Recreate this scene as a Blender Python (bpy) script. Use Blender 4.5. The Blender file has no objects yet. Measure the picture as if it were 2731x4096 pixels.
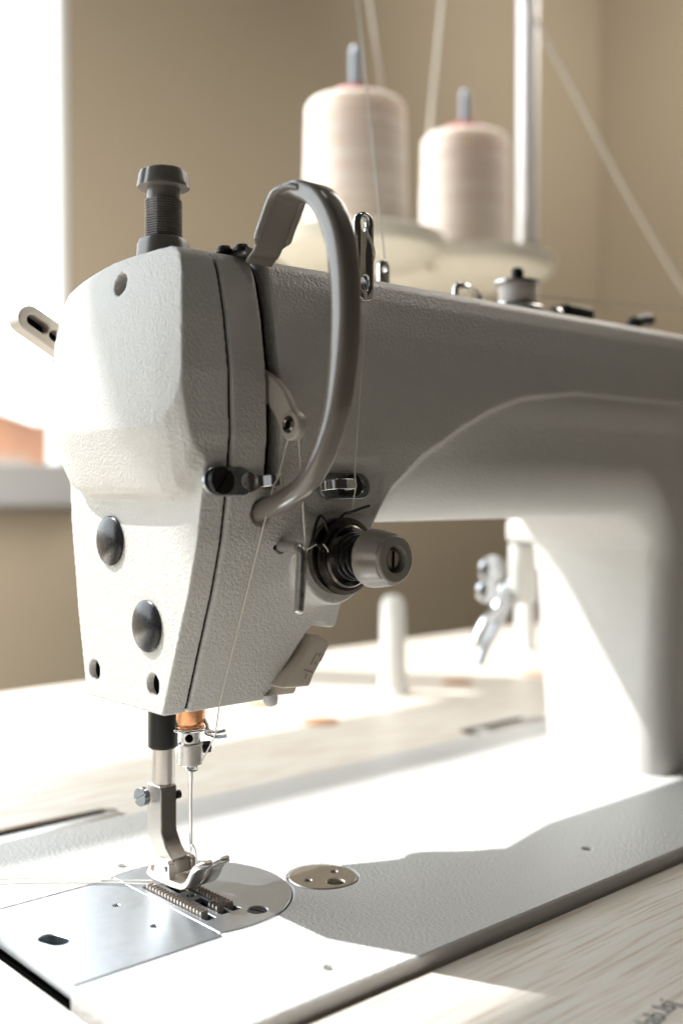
import bpy, bmesh, math, random
from mathutils import Vector, Matrix
random.seed(7)
S = 0.001                      # everything below is written in millimetres
scene = bpy.context.scene
col = scene.collection
PI = math.pi

# ------------------------------------------------------------------ materials
def mat(name, color, rough=0.5, metal=0.0, bump=None, coat=0.0, ior=1.45, vary=None, spec=None):
    m = bpy.data.materials.new(name); m.use_nodes = True
    nt = m.node_tree; b = nt.nodes['Principled BSDF']
    b.inputs['Base Color'].default_value = (*color, 1)
    b.inputs['Roughness'].default_value = rough
    b.inputs['Metallic'].default_value = metal
    b.inputs['IOR'].default_value = ior
    if coat: b.inputs['Coat Weight'].default_value = coat; b.inputs['Coat Roughness'].default_value = 0.12
    if spec is not None: b.inputs['Specular IOR Level'].default_value = spec
    tc = nt.nodes.new('ShaderNodeTexCoord')
    if bump:
        prev = None
        for (scale, dist, detail) in bump:
            n = nt.nodes.new('ShaderNodeTexNoise'); n.inputs['Scale'].default_value = scale
            n.inputs['Detail'].default_value = detail
            nt.links.new(tc.outputs['Object'], n.inputs['Vector'])
            bp = nt.nodes.new('ShaderNodeBump'); bp.inputs['Distance'].default_value = dist
            bp.inputs['Strength'].default_value = 1.0
            nt.links.new(n.outputs['Fac'], bp.inputs['Height'])
            if prev: nt.links.new(prev.outputs['Normal'], bp.inputs['Normal'])
            prev = bp
        nt.links.new(prev.outputs['Normal'], b.inputs['Normal'])
    if vary:
        sc, amt = vary
        n = nt.nodes.new('ShaderNodeTexNoise'); n.inputs['Scale'].default_value = sc; n.inputs['Detail'].default_value = 5
        nt.links.new(tc.outputs['Object'], n.inputs['Vector'])
        mr = nt.nodes.new('ShaderNodeMapRange')
        mr.inputs['From Min'].default_value = 0.3; mr.inputs['From Max'].default_value = 0.7
        mr.inputs['To Min'].default_value = 1 - amt; mr.inputs['To Max'].default_value = 1 + amt
        nt.links.new(n.outputs['Fac'], mr.inputs['Value'])
        mx = nt.nodes.new('ShaderNodeVectorMath'); mx.operation = 'SCALE'
        mx.inputs[0].default_value = color
        nt.links.new(mr.outputs['Result'], mx.inputs['Scale'])
        nt.links.new(mx.outputs['Vector'], b.inputs['Base Color'])
        r2 = nt.nodes.new('ShaderNodeMapRange')
        r2.inputs['From Min'].default_value = 0.3; r2.inputs['From Max'].default_value = 0.7
        r2.inputs['To Min'].default_value = max(0.02, rough * (1 - amt * 2)); r2.inputs['To Max'].default_value = min(1, rough * (1 + amt * 2))
        nt.links.new(n.outputs['Fac'], r2.inputs['Value']); nt.links.new(r2.outputs['Result'], b.inputs['Roughness'])
    return m

M = {}
M['paint'] = mat('cream_enamel', (0.665, 0.65, 0.615), 0.42, bump=[(980, 0.00040, 2), (2200, 0.00008, 1)], vary=(160, 0.02))
M['bedpaint'] = mat('grey_white_enamel', (0.67, 0.665, 0.65), 0.3, bump=[(780, 0.0005, 2)])
M['smoothpaint'] = mat('taupe_gloss_enamel', (0.21, 0.185, 0.16), 0.16, coat=0.5, bump=[(120, 0.0002, 2)])
M['greyplastic'] = mat('warm_grey_plastic', (0.185, 0.165, 0.15), 0.38, bump=[(900, 0.00004, 2)], vary=(300, 0.06))
M['knobplastic'] = mat('taupe_plastic', (0.33, 0.305, 0.27), 0.33, bump=[(500, 0.00005, 2)])
M['leverplastic'] = mat('pale_plastic', (0.55, 0.50, 0.44), 0.4)
M['switchplastic'] = mat('beige_plastic', (0.68, 0.60, 0.52), 0.35, bump=[(700, 0.00004, 2)])
M['blackplastic'] = mat('black_domed_plastic', (0.018, 0.018, 0.02), 0.24, bump=[(500, 0.00003, 3)], vary=(900, 0.12))
M['black'] = mat('black_oxide_steel', (0.016, 0.015, 0.015), 0.38, 0.3, bump=[(1200, 0.00003, 2)])
M['shade_black'] = mat('painted_interior_shade', (0.006, 0.006, 0.006), 0.9, spec=0.0)  # near-black colour standing in for the shade inside holes, slots and gaps
M['chrome'] = mat('polished_chrome', (0.78, 0.78, 0.78), 0.1, 1.0, bump=[(300, 0.00004, 2)])
M['darkchrome'] = mat('dark_oiled_steel', (0.20, 0.185, 0.17), 0.2, 1.0, bump=[(400, 0.00005, 3)], vary=(500, 0.15))
M['steel'] = mat('brushed_steel', (0.62, 0.61, 0.59), 0.3, 1.0, bump=[(800, 0.00003, 3)], vary=(400, 0.06))
M['zinc'] = mat('zinc_plate', (0.33, 0.36, 0.38), 0.34, 1.0, vary=(600, 0.12))
M['nickel'] = mat('warm_nickel', (0.60, 0.56, 0.52), 0.3, 0.9, bump=[(1500, 0.00002, 2)], vary=(900, 0.03))
M['platesteel'] = mat('satin_plate_steel', (0.64, 0.69, 0.75), 0.32, 0.94, bump=[(1500, 0.00003, 2)], vary=(260, 0.025))
M['dogsteel'] = mat('warm_tooth_steel', (0.45, 0.40, 0.35), 0.38, 0.8)
M['copper'] = mat('copper_bushing', (0.72, 0.36, 0.18), 0.28, 1.0, vary=(300, 0.15))
M['thread'] = mat('cream_thread', (0.80, 0.76, 0.68), 0.8)
M['cone'] = mat('wound_thread', (0.88, 0.77, 0.69), 0.85)
cb = M['cone'].node_tree.nodes['Principled BSDF']; cb.inputs['Subsurface Weight'].default_value = 0.6; cb.inputs['Subsurface Radius'].default_value = (1.0, 0.85, 0.72); cb.inputs['Subsurface Scale'].default_value = 0.022
nt = M['cone'].node_tree; tc_ = nt.nodes.new('ShaderNodeTexCoord'); mp_ = nt.nodes.new('ShaderNodeMapping'); mp_.inputs['Scale'].default_value = (8, 8, 150)
nz = nt.nodes.new('ShaderNodeTexNoise'); nz.inputs['Scale'].default_value = 1; nz.inputs['Detail'].default_value = 4
nt.links.new(tc_.outputs['Object'], mp_.inputs['Vector']); nt.links.new(mp_.outputs['Vector'], nz.inputs['Vector'])
cr = nt.nodes.new('ShaderNodeValToRGB'); cr.color_ramp.elements[0].position = 0.38; cr.color_ramp.elements[1].position = 0.62
cr.color_ramp.elements[0].color = (0.79, 0.68, 0.60, 1); cr.color_ramp.elements[1].color = (0.88, 0.81, 0.74, 1)
nt.links.new(nz.outputs['Fac'], cr.inputs['Fac']); nt.links.new(cr.outputs['Color'], cb.inputs['Base Color'])
M['red'] = mat('red_cone_plastic', (0.62, 0.08, 0.05), 0.45)
M['leg'] = mat('leg_enamel', (0.6, 0.6, 0.6), 0.4)
M['tray'] = mat('cream_tray_plastic', (0.66, 0.62, 0.52), 0.5)
M['pole'] = mat('pale_pole_enamel', (0.88, 0.88, 0.88), 0.45, 0.35)
M['spindle'] = mat('grey_spindle_steel', (0.30, 0.34, 0.38), 0.4, 0.3)
M['wall'] = mat('beige_wall_paint', (0.46, 0.39, 0.29), 0.9, bump=[(60, 0.0006, 3)])
M['whitewall'] = mat('white_window_frame', (0.80, 0.80, 0.79), 0.5)
M['sill'] = mat('grey_sill', (0.42, 0.42, 0.42), 0.45)
M['peg'] = mat('white_peg_plastic', (0.66, 0.66, 0.64), 0.4)
M['tan'] = mat('tan_cap_plastic', (0.50, 0.28, 0.17), 0.5)
M['roof'] = mat('orange_roof_tiles', (0.60, 0.33, 0.21), 0.8, vary=(1.2, 0.15))
M['render_wall'] = mat('pale_house_render', (0.60, 0.50, 0.43), 0.9)
M['rear'] = mat('rear_chrome', (0.58, 0.60, 0.63), 0.22, 1.0)
M['ink'] = mat('faded_ink', (0.10, 0.10, 0.12), 0.7)

def wood():
    m = bpy.data.materials.new('light_wood_laminate'); m.use_nodes = True
    nt = m.node_tree; b = nt.nodes['Principled BSDF']; b.inputs['Roughness'].default_value = 0.42
    tc = nt.nodes.new('ShaderNodeTexCoord'); 
    warp = nt.nodes.new('ShaderNodeTexNoise'); warp.inputs['Scale'].default_value = 9; warp.inputs['Detail'].default_value = 2
    nt.links.new(tc.outputs['Object'], warp.inputs['Vector'])
    add = nt.nodes.new('ShaderNodeVectorMath'); add.operation = 'MULTIPLY_ADD'
    add.inputs[1].default_value = (0.0, 0.007, 0)
    nt.links.new(warp.outputs['Color'], add.inputs[0]); nt.links.new(tc.outputs['Object'], add.inputs[2])
    def streak(sx, sy, detail, lo, hi):
        mp = nt.nodes.new('ShaderNodeMapping'); mp.inputs['Scale'].default_value = (sx, sy, 1)
        mp.inputs['Rotation'].default_value = (0, 0, math.radians(-4))
        nt.links.new(add.outputs['Vector'], mp.inputs['Vector'])
        n = nt.nodes.new('ShaderNodeTexNoise'); n.inputs['Scale'].default_value = 1; n.inputs['Detail'].default_value = detail
        nt.links.new(mp.outputs['Vector'], n.inputs['Vector'])
        r = nt.nodes.new('ShaderNodeMapRange'); r.inputs['From Min'].default_value = lo; r.inputs['From Max'].default_value = hi
        nt.links.new(n.outputs['Fac'], r.inputs['Value']); return r
    a = streak(24, 560, 3, 0.50, 0.72); c = streak(9, 170, 4, 0.40, 0.72)
    mx1 = nt.nodes.new('ShaderNodeMix'); mx1.data_type = 'RGBA'
    mx1.inputs[6].default_value = (0.84, 0.815, 0.75, 1); mx1.inputs[7].default_value = (0.79, 0.72, 0.63, 1)
    nt.links.new(c.outputs['Result'], mx1.inputs[0])
    mx2 = nt.nodes.new('ShaderNodeMix'); mx2.data_type = 'RGBA'
    nt.links.new(mx1.outputs[2], mx2.inputs[6]); mx2.inputs[7].default_value = (0.58, 0.41, 0.30, 1)
    sc = nt.nodes.new('ShaderNodeMath'); sc.operation = 'MULTIPLY'; sc.inputs[1].default_value = 0.95
    nt.links.new(a.outputs['Result'], sc.inputs[0]); nt.links.new(sc.outputs[0], mx2.inputs[0])
    nt.links.new(mx2.outputs[2], b.inputs['Base Color'])
    return m
M['wood'] = wood()

# ------------------------------------------------------------------ object helpers
def world_loc(o):
    v = Vector((0, 0, 0))
    while o: v += o.location; o = o.parent
    return v
def empty(name, loc, label, cat, group=None):
    o = bpy.data.objects.new(name, None); col.objects.link(o)
    o.location = Vector(loc) * S; o.empty_display_size = 0.01
    return tag(o, label, cat, group)
def tag(o, label=None, cat=None, group=None, kind=None):
    if label: o['label'] = label
    if cat: o['category'] = cat
    if group: o['group'] = group
    if kind: o['kind'] = kind
    return o
def link(name, me, m, parent=None, smooth=True, bevel=0, angle=35):
    o = bpy.data.objects.new(name, me); col.objects.link(o)
    me.materials.clear(); me.materials.append(m)
    if parent:
        o.parent = parent; w = world_loc(parent); me.transform(Matrix.Translation(-w))
    if smooth:
        me.polygons.foreach_set('use_smooth', [True] * len(me.polygons))
        me.set_sharp_from_angle(angle=math.radians(angle))
    if bevel:
        md = o.modifiers.new('bevel', 'BEVEL'); md.width = bevel * S; md.segments = 3
        md.limit_method = 'ANGLE'; md.angle_limit = math.radians(35); md.harden_normals = False
    return o
class MB:
    """collects shapes in millimetres and links them as ONE mesh object"""
    def __init__(s): s.v = []; s.f = []
    def add(s, v, f):
        k = len(s.v); s.v += [tuple(p) for p in v]; s.f += [tuple(i + k for i in q) for q in f]; return s
    def box(s, x0, x1, y0, y1, z0, z1, mtx=None):
        v = [Vector((x, y, z)) for x in (x0, x1) for y in (y0, y1) for z in (z0, z1)]
        if mtx: v = [mtx @ p for p in v]
        return s.add(v, [(0, 1, 3, 2), (4, 6, 7, 5), (0, 4, 5, 1), (2, 3, 7, 6), (0, 2, 6, 4), (1, 5, 7, 3)])
    def lathe(s, prof, mtx, n=48, mod=None):
        """prof: (r, h) along local +Z, placed with mtx"""
        v = []; f = []
        for j, (r, h) in enumerate(prof):
            for i in range(n):
                a = 2 * PI * i / n; rr = r * (mod(a, h) if mod else 1)
                v.append(mtx @ Vector((rr * math.cos(a), rr * math.sin(a), h)))
        for j in range(len(prof) - 1):
            for i in range(n):
                a, b = j * n + i, j * n + (i + 1) % n
                f.append((a, b, b + n, a + n))
        f.append(tuple(range(n))[::-1]); f.append(tuple((len(prof) - 1) * n + i for i in range(n)))
        return s.add(v, f)
    def tube(s, pts, rad, n=10, cap=True):
        pts = [Vector(p) for p in pts]
        rads = rad if isinstance(rad, (list, tuple)) else [rad] * len(pts)
        up = None; v = []; f = []
        for i, p in enumerate(pts):
            t = (pts[min(i + 1, len(pts) - 1)] - pts[max(i - 1, 0)]).normalized()
            if up is None:
                up = t.orthogonal().normalized()
            else:
                up = (up - t * up.dot(t)).normalized()
            w = t.cross(up)
            for k in range(n):
                a = 2 * PI * k / n
                v.append(p + (up * math.cos(a) + w * math.sin(a)) * rads[i])
        for i in range(len(pts) - 1):
            for k in range(n):
                a, b = i * n + k, i * n + (k + 1) % n
                f.append((a, b, b + n, a + n))
        if cap: f.append(tuple(range(n))[::-1]); f.append(tuple((len(pts) - 1) * n + i for i in range(n)))
        return s.add(v, f)
    def sweep(s, pts, sec, fixed, cap=True):
        """sweep a list of per-station 2D sections (u along fixed axis, w across) along pts"""
        pts = [Vector(p) for p in pts]; fx = Vector(fixed); v = []; f = []
        for i, p in enumerate(pts):
            t = (pts[min(i + 1, len(pts) - 1)] - pts[max(i - 1, 0)]).normalized()
            w = t.cross(fx).normalized(); q = sec(i / (len(pts) - 1)); n = len(q)
            for (a, b) in q: v.append(p + fx * a + w * b)
        for i in range(len(pts) - 1):
            for k in range(n):
                a, b = i * n + k, i * n + (k + 1) % n
                f.append((a, b, b + n, a + n))
        if cap: f.append(tuple(range(n))[::-1]); f.append(tuple((len(pts) - 1) * n + i for i in range(n)))
        return s.add(v, f)
    def prism(s, poly, mtx, h0, h1):
        n = len(poly)
        v = [mtx @ Vector((x, y, h0)) for x, y in poly] + [mtx @ Vector((x, y, h1)) for x, y in poly]
        f = [tuple(range(n))[::-1], tuple(range(n, 2 * n))] + [(i, (i + 1) % n, (i + 1) % n + n, i + n) for i in range(n)]
        return s.add(v, f)
    def mesh(s, name):
        me = bpy.data.meshes.new(name)
        me.from_pydata([(p[0] * S, p[1] * S, p[2] * S) for p in s.v], [], s.f)
        bm = bmesh.new(); bm.from_mesh(me); bmesh.ops.recalc_face_normals(bm, faces=bm.faces); bm.to_mesh(me); bm.free()
        return me
    def build(s, name, m, parent=None, **k): return link(name, s.mesh(name), m, parent, **k)

def frame(origin, axis, ref=(0, 0, 1)):
    """matrix whose local +Z is axis"""
    z = Vector(axis).normalized(); r = Vector(ref)
    if abs(z.dot(r)) > 0.95: r = Vector((1, 0, 0))
    x = r.cross(z).normalized(); y = z.cross(x)
    m = Matrix((x, y, z)).transposed().to_4x4(); m.translation = Vector(origin); return m
def circle(cx, cy, r, n=32, a0=0, a1=2 * PI, closed=True):
    k = n if closed else n + 1
    return [(cx + r * math.cos(a0 + (a1 - a0) * i / n), cy + r * math.sin(a0 + (a1 - a0) * i / n)) for i in range(k)]
def rrect(x0, x1, y0, y1, r, n=5):
    p = []
    for cx, cy, a in ((x1 - r, y1 - r, 0), (x0 + r, y1 - r, PI / 2), (x0 + r, y0 + r, PI), (x1 - r, y0 + r, 3 * PI / 2)):
        for i in range(n + 1): p.append((cx + r * math.cos(a + PI / 2 * i / n), cy + r * math.sin(a + PI / 2 * i / n)))
    return p
def stadium(cx, cy, L, r, ang=0, n=12):
    p = []
    for s_, a in ((1, -PI / 2), (-1, PI / 2)):
        for i in range(n + 1):
            t = a + PI * i / n; p.append((s_ * L / 2 + r * math.cos(t), r * math.sin(t)))
    c, s_ = math.cos(ang), math.sin(ang)
    return [(cx + x * c - y * s_, cy + x * s_ + y * c) for x, y in p]
def area(p): return sum(p[i][0] * p[(i + 1) % len(p)][1] - p[(i + 1) % len(p)][0] * p[i][1] for i in range(len(p))) / 2
def inset(p, d):
    """move every vertex of a CCW loop inward by d (outward for negative)"""
    n = len(p); q = []
    for i in range(n):
        a, b, c = Vector(p[i - 1]), Vector(p[i]), Vector(p[(i + 1) % n])
        e1 = (b - a); e2 = (c - b)
        if e1.length < 1e-6 or e2.length < 1e-6: q.append(tuple(b)); continue
        e1.normalize(); e2.normalize()
        n1 = Vector((-e1.y, e1.x)); n2 = Vector((-e2.y, e2.x)); m_ = n1 + n2
        if m_.length < 1e-3: q.append(tuple(b)); continue
        m_.normalize(); k = d / max(0.35, m_.dot(n1)); q.append(tuple(b + m_ * k))
    return q
def plate(name, outer, holes, h0, h1, m, parent=None, ch=0.3, mtx=Matrix.Identity(4), smooth=True, angle=35):
    """flat plate with holes: triangulated faces, chamfered top edge, solid sides"""
    bm = bmesh.new()
    loops = [outer if area(outer) > 0 else outer[::-1]] + [h if area(h) > 0 else h[::-1] for h in holes]
    tops = []; bots = []
    for k, lp in enumerate(loops):
        ins = inset(lp, ch if k == 0 else -ch)
        def ring(pts, z): 
            vs = [bm.verts.new(mtx @ Vector((x, y, z)) * S) for x, y in pts]
            return vs, [bm.edges.new((vs[i], vs[(i + 1) % len(vs)])) for i in range(len(vs))]
        t, te = ring(ins, h1); c, _ = ring(lp, h1 - ch); b_, be = ring(lp, h0)
        n = len(lp)
        for i in range(n):
            j = (i + 1) % n
            bm.faces.new((t[i], t[j], c[j], c[i])); bm.faces.new((c[i], c[j], b_[j], b_[i]))
        tops += te; bots += be
    bmesh.ops.triangle_fill(bm, edges=tops, use_beauty=True)
    bmesh.ops.triangle_fill(bm, edges=bots, use_beauty=True)
    bmesh.ops.recalc_face_normals(bm, faces=bm.faces)
    me = bpy.data.meshes.new(name); bm.to_mesh(me); bm.free()
    return link(name, me, m, parent, smooth=smooth, angle=angle)
def baked(name, me, steps):
    """apply modifiers (set up by steps(obj)) to a mesh and return the result"""
    o = bpy.data.objects.new('tmp', me); col.objects.link(o); steps(o)
    bpy.context.view_layer.update()
    dg = bpy.context.evaluated_depsgraph_get(); dg.update()
    r = bpy.data.meshes.new_from_object(o.evaluated_get(dg)); bpy.data.objects.remove(o)
    r.name = name; return r
def cut_and_remesh(name, me, cutter, voxel, smooth_it):
    co = None
    if cutter:
        co = bpy.data.objects.new('tmpcut', cutter.mesh('tmpcut')); col.objects.link(co)
        def bo(o):
            md = o.modifiers.new('b', 'BOOLEAN'); md.operation = 'DIFFERENCE'; md.object = co; md.solver = 'EXACT'
            md.use_self = True
        me = baked(name, me, bo); bpy.data.objects.remove(co)
    def rm(o):
        md = o.modifiers.new('r', 'REMESH'); md.mode = 'VOXEL'; md.voxel_size = voxel * S; md.use_smooth_shade = True
        sm = o.modifiers.new('s', 'SMOOTH'); sm.factor = 0.5; sm.iterations = smooth_it
    return baked(name, me, rm)
def interp(tab, x):
    if x <= tab[0][0]: return tab[0][1]
    for (a, b), (c, d) in zip(tab, tab[1:]):
        if x <= c: return b + (d - b) * (x - a) / (c - a)
    return tab[-1][1]
def catmull(pts, n=8):
    P = [Vector(p) for p in pts]; P = [P[0] * 2 - P[1]] + P + [P[-1] * 2 - P[-2]]; out = []
    for i in range(1, len(P) - 2):
        for k in range(n):
            t = k / n; a, b, c, d = P[i - 1], P[i], P[i + 1], P[i + 2]
            out.append(0.5 * ((2 * b) + (c - a) * t + (2 * a - 5 * b + 4 * c - d) * t * t + (3 * b - a - 3 * c + d) * t ** 3))
    out.append(P[-2]); return out

# ------------------------------------------------------------------ the setting
W = 900.0                                    # the window wall
wx0, wx1, wz0, wz1 = -1700.0, 429.0, 181.0, 1564.0
wb = MB()
wb.box(-4200, wx0, W, W + 50, -780, 2900).box(wx1, 1700, W, W + 50, -780, 2900)
wb.box(wx0, wx1, W, W + 50, wz1, 2900).box(wx0, wx1, W, W + 50, -780, 150)
tag(wb.build('wall', M['wall'], smooth=False), kind='structure')
tag(MB().box(1557, 1717, -1500, W - 2, -780, 2900).build('side_wall', M['wall'], smooth=False), kind='structure')
tag(MB().box(-4200, 1700, -1500, W, -790, -781).build('floor', mat('grey_floor', (0.22, 0.2, 0.18), 0.5), smooth=False), kind='structure')
sky = MB().add([(-60000, 34000, -9000), (60000, 34000, -9000), (60000, 34000, 60000), (-60000, 34000, 60000)], [(0, 1, 2, 3)])
sm_ = bpy.data.materials.new('bright_overcast_sky'); sm_.use_nodes = True
nt = sm_.node_tree; nt.nodes.clear(); e_ = nt.nodes.new('ShaderNodeEmission'); o_ = nt.nodes.new('ShaderNodeOutputMaterial')
SKY = 4.6
e_.inputs['Color'].default_value = (0.88, 0.96, 1.0, 1); e_.inputs['Strength'].default_value = SKY
nt.links.new(e_.outputs[0], o_.inputs['Surface'])
tag(sky.build('sky', sm_, smooth=False), kind='structure')
tag(MB().box(-30000, 30000, W + 400, 33000, -4200, -4000).build('ground', mat('dull_ground', (0.18, 0.17, 0.13), 0.9), smooth=False), kind='structure')

win = empty('window', (0, W, wz0), 'large white framed window at the left, blown out by daylight', 'window')
fr = MB()
fr.box(wx1 - 12, wx1 - 0.5, W + 24, W + 40, wz0, wz1).box(wx0, wx0 + 14, W + 20, W + 40, wz0, wz1)
fr.box(wx0 + 14, wx1 - 12, W + 20, W + 40, wz1 - 8, wz1 - 0.5)
fr.box(wx0 + 14, wx1 - 12, W + 20, W + 40, 1095, 1267)
fr.box(-108, -34, W + 20, W + 40, wz0, 1095).box(-108, -34, W + 20, W + 40, 1267, wz1 - 8)
fr.build('window_frame', M['whitewall'], win, bevel=2)
MB().box(wx1 - 13, wx1 - 0.6, W - 1, W + 23, wz0, wz1 - 1).build('jamb', M['whitewall'], win, bevel=3)
MB().box(wx0 + 1, wx1 + 14, W - 70, W + 49, 129, 180).build('window_sill', M['sill'], win, bevel=6)

# house across the way
hs = empty('house', (4300, 12000, -4000), 'house with an orange tiled roof beyond the window sill', 'house')
MB().box(1500, 5750, 12000, 16000, -4000, 560).build('house_wall', M['render_wall'], hs, smooth=False)
rf = MB(); hst = [(900, 2500), (3000, 2500), (5000, 1480), (5612, 1149), (6000, 1040), (6196, 984), (6260, 1030), (6330, 1044), (7600, 1044)]
v = []
for X, z in hst: v += [(X, 11800, 150), (X, 12500, z), (X, 16200, z - 10), (X, 16200, 150)]
fcs = [(0, 1, 2, 3), (32, 35, 34, 33)]
for i in range(len(hst) - 1):
    for k in range(4): fcs.append((i * 4 + k, i * 4 + (k + 1) % 4, i * 4 + 4 + (k + 1) % 4, i * 4 + 4 + k))
rf.add(v, fcs)
rf.build('roof', M['roof'], hs, smooth=False)

# ------------------------------------------------------------------ work table
TZ = -5.0
table = empty('work_table', (300, 50, TZ - 30), 'pale wood grain sewing table the machine is set into', 'table')
hole = [(-70.8, -94.6), (420, -94.6), (420, 105.6), (366, 105.6), (364, 130), (358, 135), (300, 135), (294, 130), (292, 105.6), (46, 105.6), (44, 130), (38, 135.5), (-28, 135.5), (-34, 130), (-36, 105.6), (-70.8, 105.6)]
plate('tabletop', rrect(-620, 1150, -420, 452, 20), [hole], TZ - 32, TZ, M['wood'], table, ch=0.8, smooth=False)
for (x, y) in ((-560, -370), (1090, -370), (-560, 400), (1090, 400)):
    MB().box(x - 22, x + 22, y - 22, y + 22, -760, TZ - 32.3).build('leg', M['pole'], table, bevel=2)
for (x, y) in ((246, 212), (253, 284), (425, 250), (505, 236)):
    MB().lathe([(13, 0), (13, 0.5), (11.8, 1.0)], frame((x, y, TZ), (0, 0, 1)), 32).build('screw_cover', M['tan'], table)

peg = MB().lathe([(13, 0), (13, 3), (10.6, 5), (9.6, 40), (9.2, 68), (7.5, 73), (4, 75.4)], frame((352, 250, TZ), (0, 0, 1)), 40).build('support_peg', M['peg'])
tag(peg, 'upright white plastic peg standing on the table behind the machine bed', 'peg')

tx = bpy.data.curves.new('stamp', 'FONT'); tx.body = 'lab.lsj'; tx.size = 0.009; tx.extrude = 0.00005
to = bpy.data.objects.new('stamp_tmp', tx); col.objects.link(to); bpy.context.view_layer.update()
dg = bpy.context.evaluated_depsgraph_get()
tm = bpy.data.meshes.new_from_object(to.evaluated_get(dg)); bpy.data.objects.remove(to)
tm.transform(Matrix.Translation(Vector((48, -164, TZ + 0.08)) * S) @ Matrix.Rotation(math.radians(10), 4, 'Z'))
link('stamped_marks', tm, M['ink'], table, smooth=False)

# ------------------------------------------------------------------ the sewing machine
mach = empty('sewing_machine', (100, 0, TZ), 'cream industrial sewing machine with textured enamel head and long arm', 'sewing machine')

# bed with pocket for needle plate, slide plate, cap and screw holes
XS = -12.2
a_s = math.atan2(-37.2, XS); 
def arc(r, xcut, gap=0.0):
    a = math.acos(xcut / r)
    return [(r * math.cos(-a + 2 * a * i / 60), r * math.sin(-a + 2 * a * i / 60)) for i in range(61)]
ncirc = arc(37.6, XS)
pocket = ncirc + [(XS, 34.5), (-68.0, 34.5), (-68.0, -38.0), (XS, -38.0)]
pocket = [p for i, p in enumerate(pocket) if (Vector(p) - Vector(pocket[i - 1])).length > 0.2]
bed_outer = [(-69, -90.5), (-68.3, -92.3), (-66.5, -93)] + [(414, -93), (415, -92), (415, 103), (414, 104), (-68, 104), (-69, 103), (-69, 35.4), (-67.2, 35.2), (-67.2, -38.7), (-69, -38.9)]
# the slide plate reaches the left end of the bed, so that pocket is open to the left
bed_outer = [(-69, -90.5), (-68.3, -92.3), (-66.5, -93), (414, -93), (415, -92), (415, 103), (414, 104), (-68, 104), (-69, 103),
             (-69, 34.5), (XS - 0.2, 34.5)] + ncirc[::-1] + [(XS - 0.2, -38.0), (-69, -38.0)]
bed_outer = [p for i, p in enumerate(bed_outer) if (Vector(p) - Vector(bed_outer[i - 1])).length > 0.25]
bed = plate('bed', bed_outer, [circle(49, -17.8, 13.7, 48), circle(-1.9, -79.8, 1.5, 16), circle(152.5, -67.1, 1.9, 16), circle(-2.1, 44.3, 1.9, 16)],
            -30, 0, M['bedpaint'], mach, ch=0.7)
MB().box(-66.5, 412, -88, 100, -40, -30.2).build('bed_bottom_shade', M['shade_black'], mach, smooth=False)  # near-black sheet painting the shade below the bed openings
for (x, y, r) in ((-1.9, -79.8, 2), (152.5, -67.1, 2.4), (-2.1, 44.3, 2.4)):
    MB().lathe([(r, 0), (r, 1)], frame((x, y, -4), (0, 0, 1)), 20).build('screw_hole_shade', M['shade_black'], bed)  # near-black disc painted as the shade down the hole
MB().lathe([(13.65, 0), (13.65, 1)], frame((49, -17.8, -6), (0, 0, 1)), 40).build('cap_seat_shade', M['shade_black'], bed)  # near-black disc painted as the shade under the cap

# slide plate
sl = plate('slide_plate', rrect(-68.2, XS - 0.25, -37.4, 33.9, 0.4, 2), [circle(-25.5, 9.9, 1.2, 14), circle(-25.4, -15.3, 1.2, 14), stadium(-56.4, -2.6, 4.5, 3.4, math.radians(-72))],
           -4.4, 0.02, M['platesteel'], mach, ch=0.35)
MB().box(-67, -13, -36, 32, -9, -8).build('under_slide_shade', M['shade_black'], sl, smooth=False)  # dark sheet, paints the shade seen through the slide plate holes
# needle plate
def slot(x0, x1, y0, y1): return rrect(x0, x1, y0, y1, 0.5, 2)
np_outer = [p for p in arc(37.15, XS + 0.05)]
npl = plate('needle_plate', np_outer, [slot(-9.3, -5.4, -23.5, 19), slot(2.6, 6.3, -22.5, 19), slot(-2.2, 1.6, -22.5, -4.6), slot(-2.2, 1.6, 4.6, 17), circle(-0.2, 0, 1.7, 20), circle(9.6, -27.6, 3.6, 28), circle(9.6, 25.5, 3.6, 28)],
            -1.9, 0.05, M['platesteel'], mach, ch=0.3)
MB().box(-12, 30, -32, 30, -9, -8).build('under_plate_shade', M['shade_black'], npl, smooth=False)  # dark sheet, paints the shade seen through the needle plate slots
def slotted_screw(name, c, axis, r, h, m, parent, ang=0.6, dome=0.0, slot_w=0.9):
    f = frame(c, axis) @ Matrix.Rotation(ang, 4, 'Z'); b = MB()
    d = 0.7
    for sgn in (1, -1):
        a0 = math.asin(slot_w / 2 / r); pts = [(r * math.cos(a0 + (PI - 2 * a0) * i / 20), sgn * r * math.sin(a0 + (PI - 2 * a0) * i / 20)) for i in range(21)]
        b.prism(pts, f, h - d, h)
    b.lathe([(r, 0), (r, h - d)], f, 32)
    return b.build(name, m, parent, bevel=0.15)
slotted_screw('plate_screw', (9.6, -27.6, -1.5), (0, 0, 1), 3.4, 1.3, M['black'], npl, 0.35)
slotted_screw('plate_screw', (9.6, 25.5, -1.5), (0, 0, 1), 3.4, 1.3, M['black'], npl, 1.1)
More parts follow.
